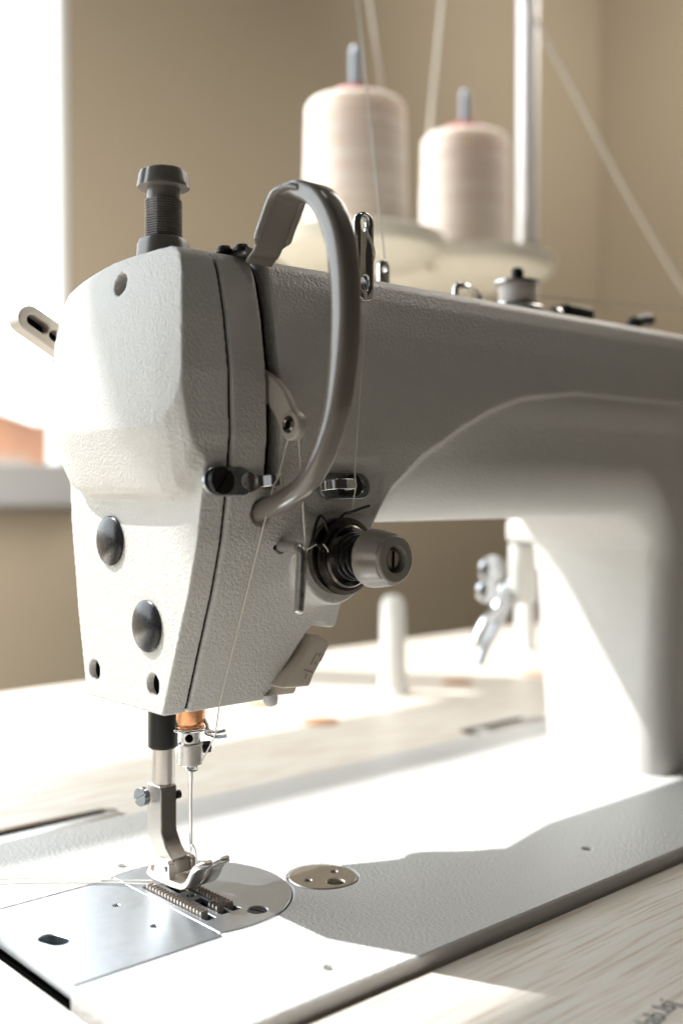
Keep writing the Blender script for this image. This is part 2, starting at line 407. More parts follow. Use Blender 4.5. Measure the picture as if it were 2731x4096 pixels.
def dog(x0, x1, y0, y1, name='feed_dog'):
    b = MB(); b.box(x0, x1, y0, y1, -2.4, -0.25); n = int((y1 - y0) / 2.0); p = (y1 - y0) / n
    for i in range(n):
        ya = y0 + i * p
        b.add([(x0, ya + 0.02 , -0.24), (x1, ya + 0.02 , -0.24), (x1, ya + p * 0.92 , -0.24), (x0, ya + p * 0.92 , -0.24), (x0, ya + p * 0.25, 1.6), (x1, ya + p * 0.25, 1.6), (x0, ya + p * 0.45, 1.6), (x1, ya + p * 0.45, 1.6)],
              [(0, 1, 5, 4), (4, 5, 7, 6), (6, 7, 2, 3), (0, 4, 6, 3), (1, 2, 7, 5), (0, 3, 2, 1)])
    return b.build(name, M['dogsteel'], npl, smooth=False)
dog(-8.8, -5.9, -19.5, 17.5); dog(3.1, 5.8, -18.5, 17.5); dog(-1.6, 1.1, -19, -12.5)
# round cap in the bed
cap = plate('bed_cap', circle(49, -17.8, 13.35, 56), [circle(41.8, -17.4, 1.3, 16), circle(55.6, -16.8, 1.3, 16), circle(48.6, -25.6, 3.3, 28)], -2.2, 0.1, M['nickel'], mach, ch=0.4)
slotted_screw('cap_screw', (48.6, -25.6, -1.8), (0, 0, 1), 3.0, 1.5, M['darkchrome'], cap, 0.9)
# hinges in the table notches
for (xa, xb) in ((-27, 37), (299, 357)):
    h = MB().prism([(106.8, -10), (126, -14), (126, -6.5), (123, -3.6), (118, -2.2), (112, -1.9), (107.5, -2.8), (106.8, -4)], Matrix(((0, 0, 1, 0), (1, 0, 0, 0), (0, 1, 0, 0), (0, 0, 0, 1))), xa, xb)
    h.build('hinge', M['steel'], mach, bevel=0.5)
    MB().box(xa - 5, xb + 5, 133.4, 134.4, -30, -6).build('hinge_gap_shade', M['shade_black'], mach, smooth=False)  # near-black strip painting the shade behind the hinge
    MB().box(xa - 8, xb + 8, 104.6, 137, -38, -37.5).build('hinge_pocket_shade', M['shade_black'], mach, smooth=False)  # near-black sheet painting the shade at the notch bottom

# ---- body casting: loft of YZ sections along X, cut, then remeshed to soften like a casting
PF = [(60, -11), (71.6, -14.9), (94.7, -23.4), (115.5, -31.2), (132.3, -36.2), (148.1, -39.2), (168, -41.7), (189.6, -41.2), (208.6, -38.4), (222, -35.2), (228.2, -32.6), (231, -29), (232, -24)]
PB = [(60, 36), (71.4, 39), (103.7, 45.5), (137, 50.4), (170, 53), (200, 53), (220, 50), (229, 46), (232, 40)]
RIDGE = [(56, 132), (59.5, 142), (64.6, 151), (80, 163.5), (100, 174.5), (120, 183.5), (143, 190.5), (180, 194.5), (420, 195)]
def opening(X, z):
    """distance outward from the arch under the arm"""
    cx, cz, r = 246.0, 111.0, 26.0; top = 136.5
    if X < cx: return z - top + (0 if X > 60 else 0)
    if z < cz: return X - (cx + r)
    return math.hypot(X - cx, z - cz) - r if (X >= cx and z >= cz) else z - top
def ridge_dist(X, z):
    best = 1e9; sgn = 1
    for (a, b) in zip(RIDGE, RIDGE[1:]):
        A, B = Vector(a), Vector(b); P = Vector((X, z)); t = max(0, min(1, (P - A).dot(B - A) / (B - A).length_squared)); Q = A + (B - A) * t
        d = (P - Q).length
        if d < best:
            best = d; cr = (B - A).x * (P - A).y - (B - A).y * (P - A).x; sgn = -1 if cr > 0 else 1
    return best * sgn
PA = [(-5, -29), (0, -29), (60, -30.5), (135, -34), (160, -36.5), (178, -37.8), (195, -41.2)]
def yfront(X, z):
    y = interp(PF, z)
    if X > 50:
        d = ridge_dist(X, z)
        if d > 0 and z < 196:
            s = min(1, d / 30.0); s = 1 - (1 - s) ** 2.4; ya = interp(PA, z)
            dd = opening(X, z); R = 27 if X < 240 else 27 - 13 * min(1, (X - 240) / 30)
            if dd < R: ya += R - math.sqrt(max(0, R * R - (R - max(dd, 0)) ** 2))
            y = y + (ya - y) * s
            k = min(1, d / 2.6) * min(1, max(0, (X - 58) / 8)); y += 1.3 * k * k * (3 - 2 * k)
    # shallow recess round the middle thread guide
    if 10 < X < 66 and 138 < z < 166:
        dx = min(X - 22, 60 - X); dz = min(z - 140, 161.5 - z)
        if dx < 6 and dz < 6: k = 6 - math.hypot(6 - dx, 6 - dz)
        else: k = min(dx, dz)
        y += 1.0 * max(0, min(1, k / 1.6))
    return y
def zbot(X):
    tab = [(-12, 71.5), (22.5, 71.6), (26, 78), (36, 97.5), (38.5, 100.5), (42, 100.5), (45.8, 97.6), (50, 97.6), (53.2, 107.5), (54.5, 118), (57, 127), (60, 132.5), (64, 135.8), (70, 136.5), (246, 136.5)]
    if X <= 246: return interp(tab, X)
    if X < 271.5: return 111 + math.sqrt(max(0, 26 * 26 - (X - 246) ** 2))
    return 105.0
def yback(X, z):
    y = interp(PB, z)
    if X > 62:
        k = min(1, (X - 62) / 40); yb = interp([(-5, 46), (0, 46), (60, 53), (120, 57), (150, 61), (190, 61), (220, 55), (229, 49), (232, 42)], z)
        y = y + (yb - y) * k
        dd = opening(X, z)
        if dd < 5: y -= 5 - math.sqrt(max(0, 25 - (5 - max(dd, 0)) ** 2))
    return y
xs = [-11.2, -10.7]
x = -9.5
while x < 385:
    xs.append(x)
    x += 1.0 if (20 < x < 72 or 244 < x < 274) else 2.5
xs = sorted(set(round(q, 3) for q in xs))
NZ, NB = 110, 14
V = []; F = []
for X in xs:
    zb = zbot(X)
    if X < -11.2: pass
    for i in range(NZ): 
        z = 232 - (232 - zb) * i / (NZ - 1); V.append((X, yfront(X, z), z))
    yf, yb = yfront(X, zb), yback(X, zb)
    for i in range(1, NB): V.append((X, yf + (yb - yf) * i / NB, zb))
    for i in range(NZ):
        z = zb + (232 - zb) * i / (NZ - 1); V.append((X, yback(X, z), z))
    yf, yb = yfront(X, 232), yback(X, 232)
    for i in range(1, NB): V.append((X, yb + (yf - yb) * i / NB, 232))
n = 2 * NZ + 2 * (NB - 1)
for j in range(len(xs) - 1):
    for i in range(n):
        a, b = j * n + i, j * n + (i + 1) % n
        F.append((a, b, b + n, a + n))
F.append(tuple(range(n))); F.append(tuple((len(xs) - 1) * n + i for i in range(n))[::-1])
bb = MB().add(V, F)
me = bb.mesh('machine_body')
cut = MB()
cut.box(3.4, 9.6, -60, -8, 150.5, 236)                                         # take-up slot
cut.lathe([(4.6, 0), (4.6, 16)], frame((4, -52, 142.6), (0, 1, 0)), 24)   # hole the guard bar returns into
cutm = cut
co = bpy.data.objects.new('tmpcut', cutm.mesh('tmpcut')); col.objects.link(co)
def bo(o):
    md = o.modifiers.new('b', 'BOOLEAN'); md.operation = 'DIFFERENCE'; md.object = co; md.solver = 'EXACT'
me = baked('machine_body', me, bo); bpy.data.objects.remove(co)
# tension boss joined in before remeshing
TX, TZ_ = 37.7, 126.0
pil = MB(); PN = 0; pv = []; pz = [-3 + 3.2 * i for i in range(48)]
for z in pz:
    y0, y1 = interp(PA, z) + 1.3, interp([(-5, 45), (0, 46), (60, 52), (120, 55.5), (150, 57)], z); sec = []
    for cx, cy, r, a in ((384, y1, 5, 0), (272, y1, 6, PI / 2), (272, y0, 14, PI), (384, y0, 5, 3 * PI / 2)):
        ox = cx + (r if cx == 272 else -r); oy = cy + (r if cy == y0 else -r)
        for i in range(9): sec.append((ox + r * math.cos(a + PI / 2 * i / 8), oy + r * math.sin(a + PI / 2 * i / 8), z))
    PN = len(sec); pv += sec
pf = [tuple(range(PN))[::-1], tuple((len(pz) - 1) * PN + i for i in range(PN))]
for j in range(len(pz) - 1):
    for i in range(PN): pf.append((j * PN + i, j * PN + (i + 1) % PN, (j + 1) * PN + (i + 1) % PN, (j + 1) * PN + i))
pil.add(pv, pf)
boss = MB().lathe([(21, 0), (20, 6), (17.8, 12), (17.2, 16), (17, 21.5), (16.2, 23)], frame((TX, -15.5, 124.9), (0, -1, 0)), 56)
bm = bmesh.new(); bm.from_mesh(me); bm.from_mesh(boss.mesh('b')); bm.from_mesh(pil.mesh('b2')); bm.to_mesh(me); bm.free()
me = cut_and_remesh('machine_body', me, None, 0.75, 2)
body = link('machine_body', me, M['paint'], mach, angle=180)
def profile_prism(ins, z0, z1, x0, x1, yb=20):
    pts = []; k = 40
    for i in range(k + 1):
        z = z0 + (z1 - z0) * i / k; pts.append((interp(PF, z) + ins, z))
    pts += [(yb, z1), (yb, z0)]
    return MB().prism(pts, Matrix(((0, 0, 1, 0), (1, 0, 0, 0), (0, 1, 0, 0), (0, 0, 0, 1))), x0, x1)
profile_prism(5.0, 151.5, 229.5, 3.2, 8.0).build('slot_shade', M['shade_black'], body, smooth=False)  # near-black insert painting the shade deep in the take-up slot
profile_prism(1.3, 73, 230, -13.6, -10.2, 36).build('seam_shade', M['shade_black'], body, smooth=False)  # near-black insert paints the seam's shade, no real gasket
mr_ = MB(); 

# ---- face plate with the bulging shield
def zlow(s):                      # lower edge of the bulge across the plate, s 0 front .. 1 back
    return interp([(0, 162), (0.03, 156), (0.1, 149.5), (0.2, 147), (0.8, 147), (0.9, 150), (0.97, 157), (1, 164)], s)
def bump(s, z):
    zl = zlow(s)
    if z <= zl: return 0
    B = interp([(140, 8.6), (172, 8.6), (182, 8.2), (209, 5.9), (228, 3.3), (232, 2.6)], z) + 3.2 * (1 - (2 * s - 1) ** 2) * interp([(147, 1), (190, 1), (232, 0.3)], z)
    t = min(1, (z - zl) / 24.0)
    return B * interp([(0, 0), (0.02, 0.26), (0.07, 0.42), (0.15, 0.53), (0.3, 0.63), (1, 1)], t)
V = []; F = []; NU, NV = 90, 150
zz = [71.5 + (231.6 - 71.5) * j / NV for j in range(NV + 1)]
for side in (0, 1):
    for z in zz:
        yf, yb = interp(PF, z) + 0.15, interp(PB, z)
        for i in range(NU + 1):
            s = i / NU; b_ = bump(s, z); zz_ = z - max(0, (z - 200) / 31.6) * 5.0 * max(0, (s - 0.35) / 0.65) ** 2; e = 0 if side else (0.8 + 0.30 * b_) * max(0, 1 - s * 6); V.append((-12.5 if side else -21 - b_, yf + (yb - yf) * s + e, zz_))
N1 = (NU + 1) * (NV + 1); R_ = NU + 1
for j in range(NV):
    for i in range(NU):
        a = j * R_ + i; F.append((a, a + 1, a + 1 + R_, a + R_)); b = a + N1; F.append((b, b + R_, b + 1 + R_, b + 1))
    a = j * R_; F.append((a, a + R_, a + R_ + N1, a + N1)); a = j * R_ + NU; F.append((a, a + N1, a + R_ + N1, a + R_))
for i in range(NU):
    F.append((i, i + N1, i + 1 + N1, i + 1)); a = NV * R_ + i; F.append((a, a + 1, a + 1 + N1, a + N1))
fm = MB().add(V, F).mesh('face_plate')
cut = MB()
for (y, z) in ((3.5, 222.3), (33, 81.8), (-8, 81.6)):
    cut.lathe([(4.0, 0), (4.0, 30)], frame((-45, y, z), (1, 0, 0)), 28)
    cut.lathe([(4.0, 0), (4.0, 30)], frame((-43.5, y, z), (1, 0, 0)), 28) if False else None
fm = cut_and_remesh('face_plate', fm, cut, 0.6, 2)
fp = link('face_plate', fm, M['paint'], mach, angle=180)
for (y, z, xx) in ((3.5, 222.3, -21.0), (33, 81.8, -17.6), (-8, 81.6, -17.6)):
    MB().lathe([(3.95, 0), (3.95, 0.3)], frame((xx - 0.4, y, z), (-1, 0, 0)), 24).build('hole_shade', M['shade_black'], fp)  # near-black disc stands in for the shade inside the hole
    slotted_screw('recessed_screw', (xx, y, z), (-1, 0, 0), 2.9, 0.9, M['shade_black'], fp, 0.9)  # screw coloured near-black, hole shade put into its colour
for (y, z) in ((20.5, 131.2), (-4.6, 102.0)):
    MB().lathe([(9.1, 0), (9.2, 0.8), (8.9, 1.15), (8.2, 1.6), (6.8, 2.15), (5, 2.6), (3, 2.85), (1, 2.95)], frame((-20.9, y, z), (-1, 0, 0)), 56).build('plug_cap', M['blackplastic'], fp)

# ---- presser pressure dial on top
px, py = 0.0, 17.0
dial = MB()
def flute(a, h): 
    return 1 - (0.075 if h > 0.5 and h < 7.2 else 0.03) * max(0, math.cos(3 * (a - 2.75))) ** 10
dial.lathe([(9.2, 0), (9.75, 0.3), (9.9, 1.0), (9.6, 2.2), (9.1, 5.2), (8.6, 6.4), (7.4, 7.1), (4, 7.4), (1, 7.5)], frame((px, py, 263.3), (0, 0, 1)), 120, flute)
dial.lathe([(6.1, -10), (6.2, 0)], frame((px, py, 263.3), (0, 0, 1)), 40)
reg = dial.build('pressure_dial', M['greyplastic'], mach)
thr = MB(); prof = [(6.5, 0)]
for i in range(15): h = 0.5 + i * 0.93; prof += [(6.45, h), (6.95, h + 0.25), (6.95, h + 0.55), (6.45, h + 0.8)]
prof += [(6.5, 14.6)]
def flat(a, h):
    c = math.cos(a - math.radians(-78)); 
    return min(1.0, 6.25 / (6.9 * c)) if c > 0.85 else 1.0
thr.lathe(prof, frame((px, py, 244.6), (0, 0, 1)), 96, flat).build('threaded_sleeve', M['greyplastic'], reg)
tick = MB()
for i in range(7):
    a = math.radians(-78); c = Vector((px + 6.32 * math.cos(a), py + 6.32 * math.sin(a), 246.5 + i * 1.9)); mt = frame(c, (math.cos(a), math.sin(a), 0))
    tick.box(-1.0 if i % 3 else -1.6, 0.6, -0.1, 0.1, 0, 0.15, mt)
tick.build('scale_marks', mat('pale_scale_grey', (0.28, 0.26, 0.24), 0.5), reg, smooth=False)
MB().lathe([(10.2, 0), (9.9, 5), (9.5, 10.2), (8.6, 12.2), (7.2, 12.8), (6.8, 12.9)], frame((px, py, 232), (0, 0, 1)), 72, lambda a, h: 1 + 0.03 * math.cos(6 * a)).build('collar', M['greyplastic'], reg)

# ---- lever guard: painted bracket and bar bowing out in front of the take-up slot
gp = catmull([(5.2, -34.6, 228.0), (5.4, -36.4, 229.6), (5.5, -39.0, 231.6), (5.5, -42.6, 237.2), (5.5, -47.8, 245.0), (5.5, -50.0, 247.4), (5.4, -54, 248.6), (5.4, -60, 247.8), (5, -69.5, 242.5), (5, -76.4, 231), (5, -79.2, 216), (5, -79.4, 201), (5, -77.4, 185), (5, -74.2, 172.5), (4.6, -68.4, 160.5), (4.4, -60.4, 151.6), (4.2, -50, 146.6), (4, -40, 143.4), (4, -32, 141.2)], 10)
gp = [p if i else p for i, p in enumerate(gp)]
def gsec(t):
    w = interp([(0, 5.6), (0.13, 5.7), (0.14, 7.0), (0.27, 7.0), (0.36, 5.6), (0.45, 4.8), (0.55, 4.3), (0.8, 4.0), (1, 3.6)], t); h = interp([(0, 0.7), (0.26, 0.8), (0.33, 1.8), (0.4, 3.2), (0.5, 4.1), (0.62, 3.9), (0.8, 3.4), (1, 3.3)], t)
    r = min(w, h) * interp([(0, 0.9), (0.4, 0.6), (0.6, 0.62), (0.85, 0.85), (1, 0.98)], t); out = []
    for cx, cy, a in ((w - r, h - r, 0), (-w + r, h - r, PI / 2), (-w + r, -h + r, PI), (w - r, -h + r, 3 * PI / 2)):
        for i in range(6): out.append((cx + r * math.cos(a + PI / 2 * i / 5), cy + r * math.sin(a + PI / 2 * i / 5)))
    return out
guard = MB().sweep(gp, gsec, (1, 0, 0)).build('lever_guard', M['smoothpaint'], mach, angle=60)
# raised rims of the bracket and its foot on the head
lipp = catmull([(0, -41.0, 234.2), (0, -44.8, 240.3), (0, -48.6, 246.0), (0, -51.5, 248.2), (0, -57, 248.8), (0, -62, 247.4)], 6)
MB().tube([p + Vector((-1.0, -0.6, 0)) + Vector((2.0, 0, 0)) * max(0, i - 16) / 15 for i, p in enumerate(lipp)], [0.6] + [1.25] * (len(lipp) - 2) + [0.5], 12).build('bracket_rim', M['smoothpaint'], guard)
MB().tube([p + Vector((12.0, -0.6, 0)) - Vector((2.0, 0, 0)) * max(0, i - 12) / 15 for i, p in enumerate(lipp)], [0.6] + [1.25] * (len(lipp) - 2) + [0.5], 12).build('bracket_rim', M['smoothpaint'], guard)
MB().box(-0.6, 11.4, -35.2, -24, 230.2, 232.9).build('bracket_foot', M['smoothpaint'], guard, bevel=0.5)
for y in (-31.0, -37.0):
    MB().lathe([(2.9, 0), (3.0, 1.1), (2.4, 2.1), (1, 2.5)], frame((0.2 - (y + 37) * 0.5, y + 5, 232.0), (0, 0, 1)), 28).build('bracket_screw', M['black'], guard)

# ---- take-up lever
lv = catmull([(6.4, -14, 187), (6.4, -28, 188.5), (6.4, -38, 185.5), (6.4, -45, 180.5), (6.4, -50.2, 173)], 8)
tl = MB().sweep(lv, lambda t: [(-1.5, -w) for w in (interp([(0, 5), (0.6, 4.6), (1, 4.2)], t),)] + [(1.5, -interp([(0, 5), (0.6, 4.6), (1, 4.2)], t)), (1.5, interp([(0, 5), (0.6, 4.6), (1, 4.2)], t)), (-1.5, interp([(0, 5), (0.6, 4.6), (1, 4.2)], t))], (1, 0, 0)).build('take_up_lever', M['leverplastic'], mach, bevel=0.6)
MB().lathe([(5.0, 0), (5.1, 0.6), (5.1, 2.6), (4.6, 3.3), (3.2, 3.5)], frame((8.1, -51.6, 171.6), (-1, 0, 0)), 40).build('lever_eye', M['leverplastic'], tl)
MB().lathe([(2.9, 0), (2.9, 0.5), (2.2, 0.85), (1.5, 0.3), (1.2, 0.1)], frame((4.8, -51.6, 171.8), (-1, 0, 0)), 32).build('eyelet', M['darkchrome'], tl)
MB().lathe([(1.35, 0), (1.35, 0.15)], frame((4.35, -51.6, 171.8), (-1, 0, 0)), 24).build('eyelet_hole', M['shade_black'], tl)  # black disc painted as the shade in the eyelet

# ---- thread guides on the front
def front_frame(x, z, off=0.0):
    y0, y1 = yfront(x, z - 2), yfront(x, z + 2); nrm = Vector((0, -4, -(y1 - y0) * -1)).normalized()
    nrm = Vector((0, -4.0, (y0 - y1) * -1.0)); nrm = Vector((0, -4.0, -(y1 - y0))).normalized()
    f = Matrix((Vector((1, 0, 0)), nrm.cross(Vector((1, 0, 0))) * -1, nrm)).transposed()
    # local x = +X, local y = up, local z = outward
    up = Vector((0, 0, 1)) - nrm * nrm.z; up.normalize()
    f = Matrix((Vector((1, 0, 0)), up, nrm)).transposed().to_4x4(); f.translation = Vector((x, yfront(x, z), z)) + nrm * off; return f
ff = front_frame(-10, 152.6, 0.15)
g1 = plate('thread_guide', stadium(-2.4, 0, 9.8, 4.9), [circle(6.0 - 0.6, 0, 2.6, 24)], 0, 1.5, M['zinc'], mach, ch=0.3, mtx=ff)
MB().sweep([ff @ Vector(p) for p in catmull([(5.5, 0, 1.0), (8.5, 0, 1.2), (11, 0, 2.2), (13.2, 0, 5.2), (15.6, 0, 5.8), (17.6, 0, 4.2), (17.8, 0, 2.2), (16, 0, 1.4)], 6)], lambda t: [(-interp([(0, 4), (0.25, 2.0), (1, 2.0)], t), -0.5), (interp([(0, 4), (0.25, 2.0), (1, 2.0)], t), -0.5), (interp([(0, 4), (0.25, 2.0), (1, 2.0)], t), 0.5), (-interp([(0, 4), (0.25, 2.0), (1, 2.0)], t), 0.5)], (ff.to_3x3() @ Vector((0, 1, 0)))).build('guide_hook', M['chrome'], g1, bevel=0.25)
slotted_screw('guide_screw', ff @ Vector((-6.6, 0, 1.6)), ff.to_3x3() @ Vector((0, 0, 1)), 4.7, 2.4, M['black'], g1, 0.9, slot_w=1.0)
ff = front_frame(40, 151.2, 0.1)
g2 = plate('thread_guide', stadium(0.5, 0, 15.5, 4.8), [stadium(4.6, 0, 6.0, 2.3)], 0, 1.5, M['zinc'], mach, ch=0.35, mtx=ff)
MB().box(-9, 10, -3.5, 3.5, -0.3, 0.2, ff).build('guide_backing', M['knobplastic'], g2, smooth=False)
MB().sweep([ff @ Vector(p) for p in catmull([(-11.5, 0, 1.4), (-10, 0, 3.0), (-8.6, 0, 6.2), (-6, 0, 7.2), (-1.5, 0, 7.0), (0.6, 0, 6.0), (0.2, 0, 4.4), (-2, 0, 3.9)], 6)], lambda t: [(-1.9, -0.5), (1.9, -0.5), (1.9, 0.5), (-1.9, 0.5)], (ff.to_3x3() @ Vector((0, 1, 0)))).build('guide_hook', M['chrome'], g2, bevel=0.3)
slotted_screw('guide_screw', ff @ Vector((2.4, 0, 1.6)), ff.to_3x3() @ Vector((0, 0, 1)), 4.1, 2.6, M['black'], g2, 1.45, slot_w=0.9)
# upright chrome guide with two holes standing over the arm edge
uf = Matrix(((1, 0, 0, 48.8), (0, 0, -1, -39.6), (0, 1, 0, 235.4), (0, 0, 0, 1)))
ug = plate('upright_thread_guide', stadium(0, 0, 24.5, 4.3, PI / 2), [stadium(-0.2, 12.0, 1.8, 1.9, PI / 2), stadium(-0.3, -9.6, 1.4, 1.9, PI / 2)], 0, 3.0, M['chrome'], mach, ch=0.7, mtx=uf, angle=80)
MB().box(46.2, 51.4, -39.8, -30.2, 222.2, 226.4).build('guide_stem', M['zinc'], ug, bevel=0.5)
rg = plate('rear_thread_guide', stadium(0, 0, 9, 3.0, PI / 2), [circle(0, 3.4, 1.4, 16)], 0, 1.6, M['chrome'], mach, ch=0.3, mtx=Matrix(((1, 0, 0, 99), (0, 0, -1, 1), (0, 1, 0, 240.5), (0, 0, 0, 1))))

# ---- thread tension unit
tf = frame((TX, -38.0, TZ_), (0, -1, 0), (0, 0, 1))
ten = empty('tension_tmp', (0, 0, 0), 'x', 'x'); bpy.data.objects.remove(ten)
tens = MB().lathe([(13.6, 0), (13.9, 0.8), (13.9, 3.0), (13.0, 3.4)], tf, 72).build('tension_unit', M['darkchrome'], mach)
for (r0, r1, h) in ((12.2, 13.9, 4.2), (13.9, 12.4, 5.8)):
    MB().lathe([(5, h), (r0 - 3, h), (r0, h + 0.3), (r1, h + (1.0 if r1 > r0 else 0.5)), (r1 + (0 if r1 < r0 else 0.1), h + 1.2), (r1 - 2, h + 1.25), (5, h + 0.9)], tf, 72).build('tension_disc', M['darkchrome'], tens)
MB().lathe([(3, 7.0), (11.0, 7.2), (11.3, 8.0), (10.6, 8.6), (9.5, 8.0), (4, 7.8)], tf, 64).build('cover_disc', M['darkchrome'], tens)
sp = []
for i in range(5 * 32 + 1):
    a = 2 * PI * i / 32; r = 8.4 - 3.4 * (i / 160); sp.append(tf @ Vector((r * math.cos(a), r * math.sin(a), 8.6 + 10.5 * i / 160)))
MB().tube(sp, 0.75, 10).build('coil_spring', M['black'], tens)
MB().lathe([(3.1, 0), (3.1, 29.4), (2.8, 29.8)], tf, 32).build('stud', M['nickel'], tens)
def knobflute(a, h): return 1 - 0.085 * (0.5 + 0.5 * math.cos(6 * a)) ** 3 * (1 if 22 < h < 30 else 0.2) * (1 if h < 30 else 0)
kb = MB(); kf = tf
prof = [(4, 19.2), (9.6, 19.2), (10.3, 19.7), (10.35, 21), (10.1, 23.5), (9.6, 26.5), (9.1, 29.3), (8.9, 29.9), (8.3, 30.3), (8.3, 30.9), (7.7, 31.4), (4.9, 31.5), (4.7, 30.8), (4.6, 26.0)]
kb.lathe(prof, kf, 144, knobflute).build('tension_dial', M['knobplastic'], tens)
MB().lathe([(4.58, 26.2), (4.58, 26.5)], tf, 32).build('dial_recess', M['shade_black'], tens)  # black disc painted as the shade down the dial recess
st = MB()
for i in range(5): st.lathe([(3.0, 0), (3.3, 0.3), (3.0, 0.6)], frame(tf @ Vector((0, 0, 26.6 + i * 0.6)), (0, -1, 0)), 28)
st.build('stud_thread', M['nickel'], tens)
MB().box(-0.5, 0.5, -3.0, 3.0, 29.7, 30.0, tf).build('stud_slot', M['shade_black'], tens, smooth=False)  # black bar painted as the shade in the stud's slot
# thread check spring wire
ck = catmull([(46.5, -46.5, 144.2), (37.5, -46.5, 142.0), (34.0, -46.5, 141.2), (30.5, -46.2, 137.5), (26.8, -46, 132.8), (24.6, -46, 130.3), (21.2, -45.6, 131.2), (20.8, -45.4, 134), (22.4, -45.2, 138.4), (24.2, -45, 140.8), (26.2, -44.8, 139.6), (27.6, -44.6, 136.8), (29, -44.2, 134)], 7)
MB().tube(ck, 0.55, 10).build('check_spring', M['black'], tens)

# ---- L-shaped thread pin
pn = [(13.6, -30, 130.2), (13.6, -38, 130.2), (13.7, -44, 130.2)] + [(13.8 - 0 * i, -44 - 3.4 * math.sin(PI / 2 * i / 8), 130.2 - 3.4 * (1 - math.cos(PI / 2 * i / 8))) for i in range(1, 9)] + [(13.4, -47.5, 120), (12.6, -47.4, 108.6)]
MB().tube(pn, [1.95] * (len(pn)), 24).lathe([(1.95, 0), (1.75, 0.6), (1.0, 1.1), (0.3, 1.3)], frame((12.6, -47.4, 108.6), (0, 0, -1)), 24).build('thread_pin', M['steel'], mach)
MB().lathe([(3.0, 0), (2.6, 0.5), (2.1, 0.7)], frame((13.6, yfront(13.6, 130.2) + 0.4, 130.2), (0, -1, 0.25)), 28).build('pin_socket', M['darkchrome'], mach)

# ---- touch-back switch under the slanted edge
XZ = Matrix(((1, 0, 0, 0), (0, 0, -1, 0), (0, 1, 0, 0), (0, 0, 0, 1)))   # local (x, y, h) -> (X, -h, Z)
sw = MB().prism([(39.2, 97.5), (24, 72.5), (38.0, 72.0), (46.5, 92.2), (41.8, 98.4)], XZ, -6, 14.5).build('reverse_switch', M['switchplastic'], mach, bevel=0.8)
MB().prism([(40.4, 95.6), (23.4, 77.2), (36.4, 76.4), (38.6, 80.6), (47.2, 91.8)], XZ, -2, 25).build('rocker', M['switchplastic'], sw, bevel=0.9)
mk = MB()
for (a, b_, c, d) in ((36.8, 84.6, 39.6, 88.6), (39.6, 88.6, 41.0, 87.8), (38.6, 84.4, 39.4, 85.6), (40.8, 87.2, 41.8, 88.6), (33.6, 83.0, 37.6, 81.6), (34.8, 81.6, 34.2, 79.6), (41.6, 85.4, 43.6, 88.2)):
    mk.tube([(a, -25.05, b_), (c, -25.05, d)], 0.22, 8)
mk.build('rocker_marking', M['knobplastic'], sw)
MB().lathe([(2.6, 0), (3.0, 2), (2.2, 4.2), (0.5, 5)], frame((24.4, -16, 74), (0.2, 0, -1)), 24).build('clear_nub', M['peg'], sw)

# ---- presser bar and foot
pb = MB().lathe([(3.2, 20), (3.2, 37.6), (4.4, 38.3), (4.5, 39), (4.5, 90)], frame((0, 18.7, 0), (0, 0, 1)), 40).build('presser_bar', M['nickel'], mach)
MB().lathe([(4.9, 0), (5.6, 0.6), (5.7, 1.2), (5.7, 22), (5.5, 26)], frame((0, 18.7, 51.6), (0, 0, 1)), 48).build('bar_bushing', M['black'], pb)
# clamp shank (a bent flat bar, seen from its narrow side) 
sh = MB()
cl = [(18.6, 38.0), (24.6, 37.6), (24.6, 19.5), (21.8, 13.8), (19.0, 10.4), (16.5, 7.4), (5.5, 6.8), (6.6, 12.0), (11.2, 15.6), (14.4, 20.6), (14.4, 36.8), (15.2, 38.0)]
YZ = Matrix(((0, 0, 1, 0), (1, 0, 0, 0), (0, 1, 0, 0), (0, 0, 0, 1)))     # local (x, y, h) -> (h, x, y)
foot = MB().prism(cl, YZ, -3.6, 3.6).build('presser_foot', M['nickel'], pb, bevel=0.7)
slotted_screw('foot_screw', (-5.6, 22.6, 33.2), (-1, -0.1, 0.0), 3.6, 2.6, M['zinc'], foot, 0.5, slot_w=0.8)
MB().lathe([(1.6, 0), (1.6, 1.6)], frame((3.4, 15.0, 33.6), (1, 0, 0)), 20).build('screw_end', M['black'], foot)
MB().prism([(16.4, 5.2), (15.4, 10.9), (13.2, 12.2), (6.6, 12.2), (5.2, 11.2), (5.0, 5.2)], YZ, -6.0, -3.62).build('hinge_ear', M['nickel'], foot, bevel=0.4)
MB().prism([(16.4, 5.2), (15.4, 10.9), (13.2, 12.2), (6.6, 12.2), (5.2, 11.2), (5.0, 5.2)], YZ, 3.62, 6.0).build('hinge_ear', M['nickel'], foot, bevel=0.4)
MB().lathe([(1.25, 0), (1.25, 0.5), (0.9, 0.7)], frame((-5.9, 8.2, 9.0), (-1, 0, 0)), 24).build('hinge_pin', M['steel'], foot)
